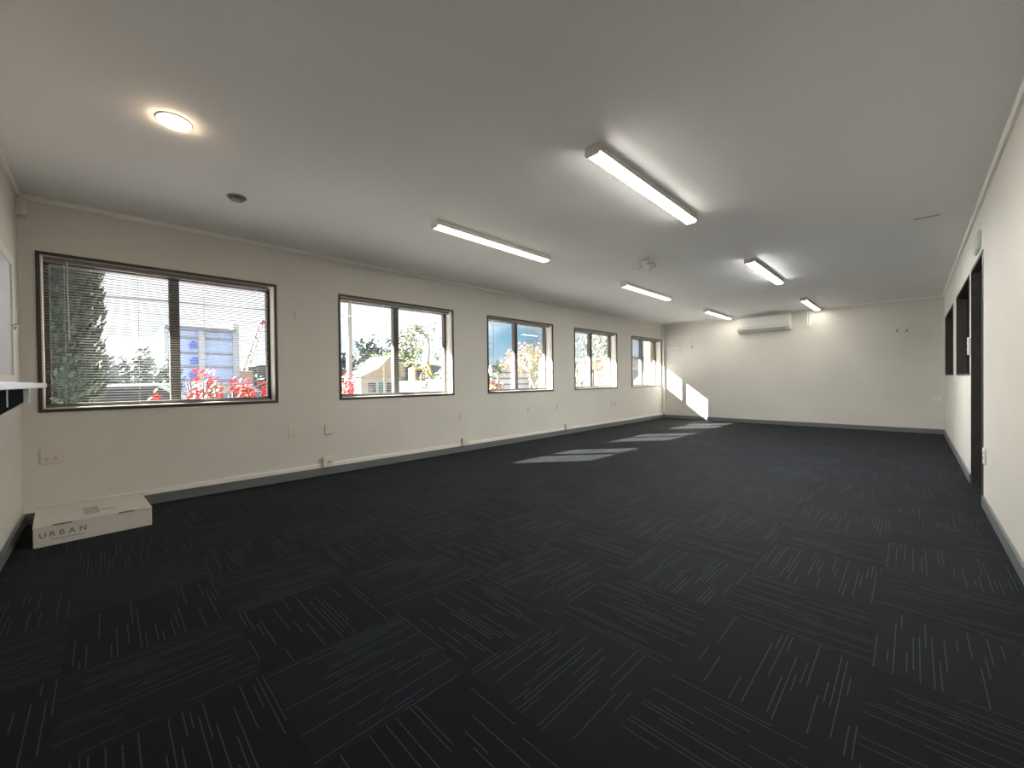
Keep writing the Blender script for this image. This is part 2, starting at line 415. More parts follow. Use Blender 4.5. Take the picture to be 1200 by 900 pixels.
# ================================================================== CEILING THINGS
def batten(tube, lip, k=1.0):
    r = empty('batten_light', (0, 0, H))
    Lh = 0.745
    MB().prism([(-0.040, 0), (0.040, 0), (0.046, -0.048), (-0.046, -0.048)], 1, -Lh, Lh).build('housing', MT['lampcase'], r, bevel=0.003)
    prof = [(-0.044, -0.048), (0.044, -0.048), (0.044, -0.049 - lip), (0.040, -0.049 - 0.004 * k - lip), (0.030, -0.049 - 0.007 * k - lip), (-0.030, -0.049 - 0.007 * k - lip), (-0.040, -0.049 - 0.004 * k - lip), (-0.044, -0.049 - lip)]
    MB().prism(prof, 1, -Lh + 0.004, Lh - 0.004).build('diffuser', tube, r)
    ep = [(-0.048, 0), (0.048, 0), (0.049, -0.054), (0.042, -0.062), (0.030, -0.066), (-0.030, -0.066), (-0.042, -0.062), (-0.049, -0.054)]
    for s in (-1, 1):
        MB().prism(ep, 1, s * Lh - 0.006 * (s < 0) - 0.004, s * Lh + 0.006 * (s > 0) + 0.004).build('end_cap', MT['lampcase'], r, bevel=0.002)
    return r
bl = [((3.235, 2.80), 'largest lit ceiling batten, nearest the viewer in the row away from the windows'),
      ((1.655, 2.77), 'lit ceiling batten nearest the viewer in the row along the windows'),
      ((1.640, 6.00), 'second lit ceiling batten in the row along the windows, past the twin spotlight'),
      ((3.235, 6.02), 'second lit ceiling batten in the row away from the windows'),
      ((1.625, 9.27), 'lit ceiling batten just left of the heat pump'),
      ((3.225, 9.33), 'lit ceiling batten by the far wall above the isolator switch')]
b0 = batten(MT['tube'], 0.0, 0.8); tag(b0, bl[0][1], 'ceiling light', 'batten lights on the ceiling')
b1 = batten(MT['tube2'], 0.006); tag(b1, bl[1][1], 'ceiling light', 'batten lights on the ceiling')
for i, ((x, y), lab) in enumerate(bl):
    if i == 4:
        b2 = batten(MT['tube3'], 0.0); tag(b2, lab, 'ceiling light', 'batten lights on the ceiling'); b2.location = (x, y, H)
    elif i == 3:
        b3 = batten(MT['tube4'], 0.0, 0.4); tag(b3, lab, 'ceiling light', 'batten lights on the ceiling'); b3.location = (x, y, H)
    elif i == 0: b0.location = (x, y, H)
    elif i == 1: b1.location = (x, y, H)
    else: dup(b2 if y > 9 else b1, (x, y, H), label=lab)

r = tag(empty('downlight', (1.815, 0.280, H)), 'round recessed downlight glowing warm white in the ceiling', 'ceiling light')
k = 28; m = MB(); m.lathe([(0.076, 0), (0.076, -0.003), (0.073, -0.005), (0.068, -0.005), (0.066, -0.002), (0.066, 0)], k=k); m.build('rim', MT['white'], r, smooth=False)
MB().lathe([(0.070, -0.0045), (0.060, -0.016), (0.034, -0.023), (0.004, -0.025)], k=k).build('lens', MT['bulb'], r, smooth=True)

r = tag(empty('round_vent', (1.008, 0.715, H)), 'small round grey disc vent on the ceiling near the corner window', 'vent')
MB().lathe([(0.062, 0), (0.062, -0.006), (0.055, -0.010)], k=24).build('flange', MT['grey'], r)
MB().lathe([(0.046, -0.010), (0.050, -0.018), (0.042, -0.026), (0.012, -0.028)], k=24).build('disc', MT['grey'], r, smooth=True)

# twin emergency spotlight
r = tag(empty('twin_spotlight', (2.345, 4.470, H), R(62)), 'white twin-headed emergency spotlight in the middle of the ceiling', 'spotlight')
MB().lathe([(0.075, 0), (0.075, -0.012), (0.066, -0.022), (0.02, -0.024)], k=24).build('base', MT['white'], r)
for s in (-1, 1):
    h_ = MB().lathe([(0.026, 0.040), (0.050, 0.026), (0.060, -0.010), (0.060, -0.020)], (0, 0, 0), 20).build('lamp_head', MT['white'], r, smooth=False, loc=(s * 0.095, 0, -0.062))
    h_.rotation_euler = (R(-22), R(-12 * s), 0)
    MB().lathe([(0.053, -0.0195), (0.036, -0.027), (0.004, -0.028)], k=20).build('lens', mat('spot_lens', (0.85, 0.85, 0.83), 0.15) if s < 0 else bpy.data.materials['spot_lens'], h_, smooth=True)
    MB().tube((s * 0.045, 0, -0.018), (s * 0.085, 0, -0.030), 0.010).build('arm', MT['grey'], r)

r = tag(empty('slot_vent', (4.668, 5.060, H)), 'slim grey slot vent in the ceiling near the right wall', 'vent')
MB().box(-0.095, 0.095, -0.022, 0.022, -0.006, 0).build('frame', MT['ceil'], r, bevel=0.002)
MB().box(-0.085, 0.085, -0.010, 0.010, -0.008, -0.004).build('grille', MT['grey'], r)

# ================================================================== FAR WALL THINGS
r = tag(empty('heat_pump', (2.293, L, 2.0)), 'white wall-mounted heat pump high on the far wall', 'heat pump')
prof = [(0, 0.33), (-0.165, 0.33), (-0.190, 0.318), (-0.200, 0.29), (-0.203, 0.10), (-0.192, 0.070), (-0.150, 0.030), (-0.060, 0.0), (0, 0.0)]
MB().prism(prof, 0, -0.482, 0.482).build('body', MT['white'], r, bevel=0.004)
for s in (-1, 1):
    MB().prism([(y * 1.01, z * 1.004) for y, z in prof], 0, s * 0.487 - 0.006, s * 0.487 + 0.006).build('end_panel', MT['white'], r, bevel=0.003)
m = MB(); m.prism([(-0.196, 0.066), (-0.200, 0.060), (-0.090, 0.001), (-0.085, 0.007)], 0, -0.42, 0.42); m.build('louvre_flap', mat('louvre_grey', (0.50, 0.50, 0.48), 0.4), r)
m = MB()
for k in range(9): m.box(-0.43, 0.43, -0.150 + k * 0.014, -0.144 + k * 0.014, 0.329, 0.333)
m.build('intake_grille', MT['grey'], r)
MB().box(-0.46, 0.46, -0.2045, -0.202, 0.118, 0.121).build('panel_seam', MT['grey'], r)

r = tag(empty('isolator_switch', (3.075, L, 2.092)), 'white isolator switch on the far wall under two short conduits', 'switch')
MB().box(-0.034, 0.034, -0.032, 0, -0.045, 0.045).build('box', MT['white'], r, bevel=0.005)
MB().box(-0.008, 0.008, -0.042, -0.031, -0.014, 0.014).build('rocker', MT['white'], r, bevel=0.003)
for s in (-1, 1): MB().tube((s * 0.020, -0.014, 0.04), (s * 0.020, -0.014, H - 2.092 - 0.03), 0.0095, k=10).build('conduit', MT['white'], r)

r = tag(empty('coat_rack', (0.42, L, 1.775)), 'white coat rack rail with pegs on the far wall beside the corner', 'coat rack')
MB().box(-0.345, 0.345, -0.016, 0, -0.022, 0.022).build('rail', MT['white'], r, bevel=0.004)
for px in (-0.30, 0.05, 0.335):
    m = MB(); m.tube((px, -0.012, 0), (px, -0.060, 0.014), 0.006); m.path([(px, -0.058, 0.013), (px, -0.068, 0.045), (px, -0.060, 0.100)], 0.0055); m.lathe([(0.004, 0.095), (0.010, 0.103), (0.010, 0.110), (0.004, 0.116)], (px, -0.060, 0), 10)
    m.build('peg', MT['steel'], r)

def wall_hook(loc, rz, label):
    r = tag(empty('wall_hook', loc, rz), label, 'hook', 'small wall hooks')
    MB().box(-0.012, 0.012, -0.006, 0, -0.022, 0.022).build('plate', MT['grey'], r, bevel=0.002)
    MB().path([(0, -0.005, -0.004), (0, -0.024, -0.016), (0, -0.034, -0.006), (0, -0.036, 0.012)], 0.0045).build('prong', MT['grey'], r)
    return r
wall_hook((4.382, L, 1.838), 0, 'left one of two small dark hooks on the far wall')
wall_hook((4.505, L, 1.828), 0, 'right one of two small dark hooks on the far wall')

def plate(name, loc, rz, w, h, label, cat, holes=None, rocker=None, d=0.011, m_='white', group=None):
    """a wall plate facing local -y"""
    r = tag(empty(name, loc, rz), label, cat, group)
    MB().box(-w / 2, w / 2, -d, 0, -h / 2, h / 2).build('faceplate', MT[m_], r, bevel=0.003)
    if holes:
        for hx, hz in holes:
            mm = MB(); 
            for s in (-1, 1): mm.prism([(hx + s * 0.008 - 0.002, hz + 0.006), (hx + s * 0.008 + 0.002, hz + 0.006), (hx + s * 0.005 + 0.002, hz - 0.004), (hx + s * 0.005 - 0.002, hz - 0.004)][::1], 1, -d - 0.0008, -d + 0.001)
            mm.box(hx - 0.0018, hx + 0.0018, -d - 0.0008, -d + 0.001, hz - 0.018, hz - 0.009)
            mm.build('pin_holes', MT['dark'], r)
    if rocker:
        for hx, hz in rocker: MB().box(hx - 0.006, hx + 0.006, -d - 0.004, -d + 0.001, hz - 0.010, hz + 0.010).build('rocker', MT[m_], r, bevel=0.002)
    return r
plate('wall_socket', (3.482, L, 0.190), 0, 0.075, 0.075, 'small cream socket low on the far wall', 'socket', [(0, 0)], None, m_='cream')
plate('wall_socket', (4.892, L, 0.602), 0, 0.090, 0.080, 'white socket on the far wall close to the right corner', 'socket', [(-0.02, 0)], [(0.024, 0.02)])
# left wall plates (facing +x: local -y turned to +x means rz = 90 deg)
RL = R(90)
plate('wall_socket', (0, -0.285, 0.487), RL, 0.108, 0.112, 'square four-way socket under the corner window above the white box', 'socket', [(-0.024, -0.018), (0.024, -0.018)], [(-0.024, 0.032), (0.024, 0.032)], m_='cream')
plate('wall_socket', (0, 1.373, 0.487), RL, 0.078, 0.108, 'cream socket with dark pin holes below the gap between first two windows', 'socket', [(0, -0.016)], [(0, 0.030)], m_='cream')
plate('blank_plate', (0, 1.735, 0.497), RL, 0.084, 0.104, 'blank cream plate directly above the socket box with one dark hole', 'plate', m_='cream', d=0.018)
plate('light_switch', (0, 3.580, 0.507), RL, 0.074, 0.114, 'cream plate below the right edge of the second window', 'switch', None, [(0, 0.02), (0, -0.02)], m_='cream')
plate('wall_socket', (0, 5.021, 0.518), RL, 0.074, 0.114, 'tall cream plate under the middle window', 'socket', None, [(0, 0.0)], m_='cream')
plate('wall_socket', (0, 5.790, 0.535), RL, 0.074, 0.114, 'cream plate on the wall just past the middle window', 'socket', None, [(0, 0.0)], m_='cream')
for y, nm in ((7.665, 'left one of the paired cream sockets under the fourth window'), (7.800, 'right one of the paired cream sockets under the fourth window')):
    plate('wall_socket', (0, y, 0.490), RL, 0.074, 0.108, nm, 'socket', [(0, -0.016)], [(0, 0.03)], m_='cream', group='paired sockets under the fourth window')
def trunk_box(y, label, hole):
    r = tag(empty('socket_box', (0, y, 0.090), RL), label, 'socket', 'socket boxes on the cable trunking')
    MB().box(-0.055, 0.055, -0.052, 0, 0, 0.108).build('box', MT['cream'], r, bevel=0.004)
    if hole: MB().tube((0.004, -0.0535, 0.055), (0.004, -0.050, 0.055), 0.010, k=14).build('jack', MT['dark'], r)
    else: MB().box(-0.030, 0.030, -0.0545, -0.050, 0.025, 0.085).build('cover', MT['cream'], r, bevel=0.002)
trunk_box(1.715, 'cream socket box with one dark hole sitting on the trunking before second window', True)
trunk_box(3.620, 'cream socket box on the trunking below right edge of second window', False)
trunk_box(6.027, 'cream socket box on the trunking just past the middle window', False)
def peg_hook(y, z, label):
    r = tag(empty('cord_cleat', (0, y, z), RL), label, 'cleat', 'white cord cleats between first two windows')
    MB().prism([(-0.008, 0.030), (0.008, 0.030), (0.016, -0.030), (-0.016, -0.030)], 1, -0.010, 0).build('base', MT['white'], r, bevel=0.003)
    MB().path([(0, -0.008, 0.0), (0, -0.022, -0.004), (0, -0.026, 0.014)], 0.004).build('horn', MT['white'], r)
peg_hook(1.424, 1.722, 'white pointed cord cleat on the wall, lower one of two')
peg_hook(1.580, 1.996, 'small white cord cleat on the wall, upper one of two')

# ------------------------------------------------------------------ right wall plates
RR = R(-90)
plate('light_switch', (W, 5.775, 1.290), RR, 0.074, 0.165, 'white light switch on the right wall between the doorway and the inner window', 'switch', None, [(0, 0.03), (0, -0.03)], d=0.020)
plate('wall_socket', (W, 4.672, 0.400), RR, 0.116, 0.120, 'white socket on the right wall low beside the doorway', 'socket', [(-0.03, -0.01), (0.03, -0.01)], [(-0.03, 0.03), (0.03, 0.03)])
r = tag(empty('exit_sign', (W, 5.085, 2.105)), 'pale green sign plate over the doorway in the right wall', 'sign')
MB().box(-0.016, 0, -0.150, 0.150, -0.075, 0.075).build('case', MT['white'], r, bevel=0.003)
MB().box(-0.019, -0.014, -0.140, 0.140, -0.066, 0.066).build('sign_face', MT['sign'], r)

# ================================================================== NEAR CORNER
# carton
cb = tag(empty('carton', (0.395, -0.062, 0.0), R(3.0)), 'long flat white cardboard carton printed URBAN on the carpet in the corner', 'box')
cw, cl, ch = 0.292, 0.278, 0.128
MB().box(-cw, cw, -cl, cl, 0.0, ch - 0.004).build('tray', MT['card'], cb, bevel=0.003)
MB().box(-cw - 0.001, cw + 0.0025, -cl - 0.002, cl + 0.002, ch - 0.004, ch).build('lid', MT['card'], cb, bevel=0.0015)
for yy in (-0.155, 0.145):
    MB().box(cw - 0.012, cw + 0.0032, yy - 0.042, yy + 0.042, ch - 0.0035, ch + 0.0006).build('tuck_slot', MT['ink'], cb)
for ch_, yy in zip('URBAN', (-0.255, -0.212, -0.170, -0.128, -0.082)):
    me = text_mesh(ch_, 0.046, 1.0); o = bpy.data.objects.new('letter', me); COL.objects.link(o); me.materials.append(MT['ink']); o.parent = cb
    o.matrix_local = Matrix.Translation((cw + 0.0006, yy, 0.058)) @ Matrix.Rotation(R(90), 4, 'Z') @ Matrix.Rotation(R(90), 4, 'X')
m = MB()
for k in range(12): m.box(cw, cw + 0.0006, -0.205 + k * 0.0125, -0.205 + k * 0.0125 + 0.008, 0.034, 0.0415)
m.build('small_print', MT['inkl'], cb)
m = MB()
for k in range(5): m.box(-0.055 + k * 0.045, -0.03 + k * 0.045, -0.055, 0.02, ch, ch + 0.0006)
m.build('faint_print', MT['inkl'], cb)
MB().box(0.075, 0.090, 0.032, 0.098, ch, ch + 0.0006).build('print_dash', MT['ink'], cb)
MB().box(0.078, 0.098, 0.008, 0.022, ch, ch + 0.0006).build('print_dash', MT['ink'], cb)

# servery ledge and hatch on the near wall
r = tag(empty('servery_counter', (1.70, YN, 1.000)), 'narrow white-topped servery ledge with a black front on the near wall', 'counter')
MB().box(-0.95, 1.0, 0, 0.175, 0, 0.030).build('top', MT['counter'], r, bevel=0.004)
MB().prism([(-0.215, 0.0), (0.95, 0.0), (0.95, -0.125), (0.60, -0.105), (-0.215, -0.066)], 1, 0.128, 0.146).build('front_panel', MT['black'], r)
m = MB(); m.prism([(0, 0), (0.165, 0), (0.165, -0.07), (0, -0.16)], 0, -0.24, -0.218); m.build('bracket', MT['counter'], r)
m = MB(); m.box(0.262, 0.275, 0.1455, 0.149, -0.072, -0.002); m.build('edge_strip', MT['counter'], r)
r = tag(empty('servery_hatch', (1.25, YN, 1.031)), 'pale blue-grey servery hatch shutter above the ledge with a metal latch', 'hatch')
m = MB(); w2, hh = 0.82, 0.815
m.box(-w2, w2, 0, 0.022, 0, 0.05); m.box(-w2, w2, 0, 0.022, hh - 0.05, hh); m.box(-w2, -w2 + 0.05, 0, 0.022, 0.05, hh - 0.05); m.box(w2 - 0.05, w2, 0, 0.022, 0.05, hh - 0.05)
m.build('frame', MT['white'], r, bevel=0.003)
MB().box(-w2 + 0.05, w2 - 0.05, 0, 0.012, 0.05, hh - 0.05).build('panel', MT['shutter'], r)
m = MB(); m.box(-w2 + 0.01, -w2 + 0.04, 0.022, 0.030, 0.345, 0.385); m.path([(-w2 + 0.03, 0.03, 0.365), (-w2 + 0.06, 0.048, 0.375), (-w2 + 0.12, 0.046, 0.365), (-w2 + 0.15, 0.026, 0.36)], 0.006)
m.build('latch', MT['steel'], r)

r = tag(empty('motion_sensor', (0.030, YN, 2.285)), 'small cream motion sensor high in the near corner under the coving', 'sensor')
MB().prism([(0.0, 0.0), (0.0, 0.050), (0.045, 0.050), (0.060, 0.030), (0.060, 0.0)][::-1], 2, -0.055, 0.055).build('case', MT['cream'], r, bevel=0.004)
MB().box(0.010, 0.045, 0.048, 0.053, -0.035, 0.012).build('lens', MT['white'], r, bevel=0.002)

# ================================================================== OUTSIDE
GZ = -0.42
def xmat(name, col, *a, **k): return mat(name, tuple(c * 0.5 for c in col), *a, **k)
XM = dict(
    ground=xmat('pale_asphalt', (0.17, 0.17, 0.17), 0.9, noise=(0.5, 0.15)),
    path=xmat('bounce_strip_concrete', (0.38, 0.37, 0.36), 0.85, noise=(0.8, 0.1)),  # colour of the added strip that reflects sun indoors
    eave=xmat('soffit_white', (0.55, 0.55, 0.53), 0.7),
    conifer=xmat('conifer_green', (0.030, 0.052, 0.040), 0.8, noise=(5, 0.35)),
    redleaf=xmat('red_leaf', (0.70, 0.045, 0.050), 0.6, noise=(7, 0.3)),
    olive=xmat('olive_leaf', (0.16, 0.19, 0.09), 0.7, noise=(3, 0.35)),
    leaf=xmat('fresh_leaf', (0.20, 0.27, 0.09), 0.7, noise=(3, 0.3)),
    greyleaf=xmat('grey_green_leaf', (0.17, 0.22, 0.22), 0.8, noise=(2, 0.3)),
    rust=xmat('russet_leaf', (0.46, 0.20, 0.10), 0.7, noise=(3, 0.3)),
    bark=xmat('grey_bark', (0.16, 0.13, 0.11), 0.85, noise=(6, 0.3)),
    palebark=xmat('pale_bark', (0.42, 0.34, 0.28), 0.85, noise=(6, 0.2)),
    blue=xmat('blue_cladding', (0.54, 0.76, 1.20), 0.45, noise=(0.7, 0.06)),
    dblue=xmat('deep_blue_panel', (0.10, 0.24, 0.90), 0.4),
    conc=xmat('pale_concrete', (0.75, 0.80, 0.84), 0.8),
    band=xmat('grey_steel_band', (0.26, 0.29, 0.36), 0.5),
    cranem=xmat('crane_paint', (0.45, 0.33, 0.28), 0.5),
    craner=xmat('crane_red', (0.60, 0.10, 0.07), 0.5),
    tan=xmat('tan_roof', (0.56, 0.44, 0.28), 0.7),
    cwall=xmat('cream_render', (0.66, 0.60, 0.48), 0.7),
    wwall=xmat('white_render', (0.80, 0.80, 0.78), 0.7),
    yellow=xmat('machine_yellow', (0.72, 0.47, 0.05), 0.45),
    fence=xmat('brown_fence', (0.24, 0.17, 0.12), 0.8, noise=(4, 0.2)),
    brick=xmat('yellow_brick', (0.36, 0.24, 0.09), 0.8, noise=(8, 0.15)),
    vglass=xmat('dark_vehicle_glass', (0.04, 0.05, 0.06), 0.1),
    vwhite=xmat('white_car_paint', (0.75, 0.76, 0.78), 0.25),
    vsilver=xmat('silver_car_paint', (0.34, 0.36, 0.40), 0.3),
    vblue=xmat('blue_car_paint', (0.10, 0.17, 0.33), 0.25),
    rubber=xmat('tyre_rubber', (0.02, 0.02, 0.02), 0.8),
    hill=xmat('distant_bush', (0.15, 0.19, 0.17), 0.9, noise=(0.4, 0.3)),
    pole=xmat('weathered_pole', (0.42, 0.41, 0.40), 0.8),
    dgreen=xmat('teal_door', (0.10, 0.32, 0.28), 0.5),
)
struct(MB().box(-160, -TH, -90, 160, GZ - 0.3, GZ).build('ground', XM['ground']))
struct(MB().box(-7.0, -TH, -8, L + 8, GZ, GZ + 0.02).build('path', XM['path']))  # unseen strip, added to bounce sunlight up onto the ceiling
struct(MB().box(-1.08, -TH, -2.5, L + 2.5, 2.19, 2.30).build('roof_eave', XM['eave']))

def rnd_dir():
    while True:
        v = Vector((random.uniform(-1, 1), random.uniform(-1, 1), random.uniform(-1, 1)))
        if 0.05 < v.length < 1: return v.normalized()
def leaf(m, p, s, elong=1.0):
    a = rnd_dir(); b = a.orthogonal().normalized(); c = a.cross(b)
    m.quad(p - b * s * elong, p + c * s * 0.55, p + b * s * elong, p - c * s * 0.55)
def blob(m, c, rad, n, s, shell=0.55, elong=1.0):
    c = Vector(c)
    for _ in range(n):
        d = rnd_dir(); t = random.uniform(shell, 1.0)
        leaf(m, c + Vector((d.x * rad[0], d.y * rad[1], d.z * rad[2])) * t, s * random.uniform(0.6, 1.3), elong)

def branch(mb, p, d, ln, r, depth, tips):
    pts = [p]; q = Vector(p); dd = Vector(d)
    for k in range(3):
        dd = (dd + rnd_dir() * 0.22).normalized(); n = q + dd * ln / 3
        mb.tube(q, n, r * (1 - k * 0.12), r * (1 - (k + 1) * 0.12), k=6, caps=False); q = n
    tips.append(q.copy())
    if depth:
        for _ in range(random.choice((2, 3))):
            nd = (dd + rnd_dir() * 0.85).normalized(); branch(mb, q, nd, ln * 0.72, r * 0.6, depth - 1, tips)

def tree(name, label, cat, loc, th, ln, r, depth, leafm, barkm, n, s, rad, group=None, lean=(0, 0, 1)):
    t = tag(empty(name, loc), label, cat, group)
    mb = MB(); tips = []
    mb.tube((0, 0, -0.05), Vector(lean) * th, r * 1.25, r, k=8)
    for k in range(3):
        a = k * 2.1 + random.random(); branch(mb, Vector(lean) * th * (0.9 if k else 1), (math.cos(a) * 0.7, math.sin(a) * 0.7, 0.8), ln, r * 0.7, depth, tips)
    mb.build('trunk', barkm, t, smooth=True)
    ml = MB()
    if n:
        for q in tips: blob(ml, q, (rad, rad, rad * 0.75), max(4, n // len(tips)), s, 0.2)
        ml.build('foliage', leafm, t)
    return t
def shrub(name, label, cat, loc, rad, n, s, leafm, barkm=None, elong=1.6, group=None):
    t = tag(empty(name, loc), label, cat, group)
    st = MB()
    for k in range(9):
        a = random.random() * 6.28; f = random.uniform(0.3, 0.8)
        st.path([(0.05 * math.cos(a), 0.05 * math.sin(a), 0), (rad[0] * f * 0.5 * math.cos(a), rad[1] * f * 0.5 * math.sin(a), rad[2] * 0.9), (rad[0] * f * math.cos(a), rad[1] * f * math.sin(a), rad[2] * 1.7)], 0.012, k=5)
    st.build('stems', barkm or XM['bark'], t)
    ml = MB(); 
    for k in range(14):
        d = rnd_dir(); blob(ml, (d.x * rad[0] * 0.6, d.y * rad[1] * 0.6, rad[2] * 1.15 + d.z * rad[2] * 0.55), (rad[0] * 0.42, rad[1] * 0.42, rad[2] * 0.42), n // 14, s, 0.2, elong)
    ml.build('foliage', leafm, t)
    return t

# conifer right outside the corner window
t = tag(empty('conifer', (-1.49, -0.345, GZ)), 'dense dark columnar conifer outside the left half of the corner window', 'tree')
MB().tube((0, 0, -0.05), (0, 0, 3.5), 0.06, 0.012).build('trunk', XM['bark'], t)
ml = MB()
rz_ = lambda z: 0.355 * min(1, (3.75 - z) / 0.9) ** 0.6
ml.lathe([(0.02, 0.1)] + [(rz_(z) * 0.72, z) for z in (0.2, 0.8, 1.5, 2.2, 2.8, 3.2, 3.5)] + [(0.02, 3.7)], k=16)
for _ in range(8000):
    z = random.uniform(0.15, 3.68); rr = rz_(z) * random.uniform(0.66, 1.03); a = random.random() * 6.283
    p = Vector((rr * math.cos(a), rr * math.sin(a), z))
    n_ = Vector((math.cos(a), math.sin(a), 1.8)).normalized(); b = n_.cross(rnd_dir()).normalized(); s = random.uniform(0.022, 0.045)
    ml.quad(p - n_ * s * 1.3, p + b * s * 0.45, p + n_ * s * 1.3, p - b * s * 0.45)
ml.build('foliage', XM['conifer'], t)

# red leaved shrubs under the windows
for (x, y, z, ry, lab) in ((-2.5, 1.00, 1.08, 0.30, 'tallest red-leaved shrub outside the corner window, in front of the blue building'),
                           (-2.6, 1.46, 0.93, 0.24, 'low red-leaved shrub outside the corner window, in front of the blue building\'s right end'),
                           (-2.5, 1.86, 1.10, 0.22, 'red-leaved shrub at the right end of the corner window, below the crane'),
                           (-3.0, 0.50, 0.82, 0.14, 'small red-leaved shrub outside the corner window, in front of the parked cars'),
                           (-2.9, 3.20, 1.02, 0.22, 'pinkish red shrub in the lower left of the second window')):
    hz = (z - GZ) / 1.75
    shrub('red_shrub', lab, 'shrub', (x, y, GZ), (ry, ry, hz), 460, 0.036, XM['redleaf'], group='red shrubs outside the windows')

# mid-distance greenery left of the blue building
for (x, y, zt, rr, lab) in ((-12.2, -0.1, 1.7, 0.5, 'grey-green bush outside the corner window beside the conifer'),
                            (-14.4, 0.75, 2.05, 0.65, 'rounded grey-green bush in the left half of the corner window'),
                            (-12.2, 1.40, 1.7, 0.5, 'grey-green bush in the corner window just left of its dark mullion')):
    hz = (zt - GZ) / 1.75
    shrub('grey_bush', lab, 'bush', (x, y, GZ), (rr, rr, hz), 700, 0.08, XM['greyleaf'], group='grey-green bushes')
def car(name, loc, rz, paint, label):
    r = tag(empty(name, loc, rz), label, 'car', 'cars parked outside')
    prof = [(-2.1, 0.30), (-2.12, 0.70), (-1.95, 0.92), (-1.35, 0.98), (-0.75, 1.42), (0.70, 1.45), (1.35, 1.02), (1.95, 0.88), (2.12, 0.62), (2.10, 0.30)]
    MB().prism(prof, 1, -0.82, 0.82).build('body', paint, r, bevel=0.05)
    gl = [(-1.18, 0.99), (-0.70, 1.36), (0.62, 1.38), (1.14, 1.02)]
    for s in (-1, 1): MB().prism(gl, 1, s * 0.825 - 0.006, s * 0.825 + 0.006).build('side_window', XM['vglass'], r)
    for px in (-1.32, 1.32):
        for s in (-1, 1): MB().tube((px, s * 0.66, 0.31), (px, s * 0.85, 0.31), 0.31, k=18).build('wheel', XM['rubber'], r)
    return r
car('car', (-10.5, 0.55, GZ), R(78), XM['vwhite'], 'white car parked outside the left half of the corner window')
car('car', (-15.0, 11.8, GZ), R(150), XM['vsilver'], 'silver car parked beyond the big tree in the second window')
car('car', (-17.5, 4.0, GZ), R(86), XM['vblue'], 'dark blue car parked in front of the blue-clad building')

# blue-clad building
t = tag(empty('blue_building', (-20, 0, GZ)), 'blue-clad building with grey columns and floor bands in the corner window', 'building')
MB().box(-6, 0, 2.05, 4.75, 0, 3.95 - GZ * 0).build('cladding', XM['blue'], t)
for (ya, yb, zt, nm) in ((3.24, 3.50, 4.12, 0), (4.63, 4.90, 4.46, 0), (1.96, 2.12, 4.10, 0)):
    MB().box(-0.5, 0.14, ya, yb, 0, zt).build('column', XM['conc'], t, bevel=0.02)
for z in (1.58, 2.25, 2.91, 3.62): MB().box(-0.02, 0.06, 2.12, 4.63, z - 0.05, z + 0.05).build('floor_band', XM['band'], t)
MB().box(-6.1, 0.16, 2.0, 4.78, 3.98, 4.14).build('roof_edge', XM['band'], t)
for z, y0 in ((3.1, 2.92), (2.35, 2.95), (1.70, 2.9)): 
    MB().prism([(y0, z), (y0 + 0.30, z + 0.02), (y0 + 0.30, z + 0.34), (y0 + 0.12, z + 0.40), (y0 - 0.05, z + 0.22)], 0, 0.0, 0.012).build('window', XM['dblue'], t)

# crane
t = tag(empty('crane', (-45, 10.2, GZ)), 'lattice boom crane beyond the blue-clad building in the corner window', 'crane')
m = MB(); A = Vector((0, 0.15, 2.7)); B = Vector((0, 1.75, 7.9)); d = (B - A); nrm = Vector((0, d.z, -d.y)).normalized() * 0.22; sx = Vector((0.22, 0, 0))
for o1 in (nrm, -nrm):
    for o2 in (sx, -sx): m.tube(A + o1 + o2, B + o1 * 0.6 + o2 * 0.6, 0.085, k=5)
for k in range(14):
    p = A + d * (k / 14); q = A + d * ((k + 1) / 14); s = 1 if k % 2 else -1
    m.tube(p + nrm * s + sx, q - nrm * s + sx, 0.055, k=4); m.tube(p + nrm * s - sx, q - nrm * s - sx, 0.055, k=4)
m.build('boom', XM['cranem'], t)
MB().prism([(1.55, 7.75), (1.85, 8.25), (2.35, 7.95), (2.25, 7.55), (2.05, 7.85), (1.80, 7.70)], 0, -0.22, 0.22).build('boom_head', XM['craner'], t)
MB().box(-0.9, 0.9, -0.55, 0.75, 1.0, 2.7).build('cab', XM['cranem'], t, bevel=0.08)
m = MB(); m.box(-1.1, -0.5, -1.1, 1.3, 0, 1.0); m.box(0.5, 1.1, -1.1, 1.3, 0, 1.0); m.box(-0.6, 0.6, -0.5, 0.7, 0.5, 1.05); m.build('tracks', XM['rubber'], t, bevel=0.12)
MB().tube((0, 2.1, 7.7), (0, 2.1, 4.6), 0.03, k=5).build('hook_line', XM['band'], t)

# utility pole and wire
t = tag(empty('utility_pole', (-12, 7.17, GZ)), 'grey utility pole with crossarm in the left of the second window', 'pole')
MB().tube((0, 0, -0.1), (0, 0, 7.2), 0.125, 0.10, k=12).build('post', XM['pole'], t, smooth=True)
MB().box(-0.06, 0.06, -1.0, 1.0, 6.55, 6.68).build('crossarm', XM['bark'], t)
for yy in (-0.9, -0.35, 0.35, 0.9): MB().lathe([(0.03, 6.68), (0.05, 6.74), (0.03, 6.80), (0.012, 6.84)], (0, yy, 0), 8).build('insulator', XM['wwall'], t)
MB().tube((0.18, -0.12, -0.1), (0.18, -0.12, 3.4), 0.055, k=8).build('riser_pipe', XM['vwhite'], t)
cab = MB(); pts = []
for k in range(13):
    u = k / 12; pts.append((-12.0 + 0.0 * u, -8 + 15.0 * u, 3.62 + 0.12 * u - 0.35 * 4 * u * (1 - u) * 0.3))
cab.path(pts, 0.022, k=5)
o = cab.build('power_cable', XM['band']); tag(o, 'dark overhead cable crossing the sky in the corner window', 'cable')

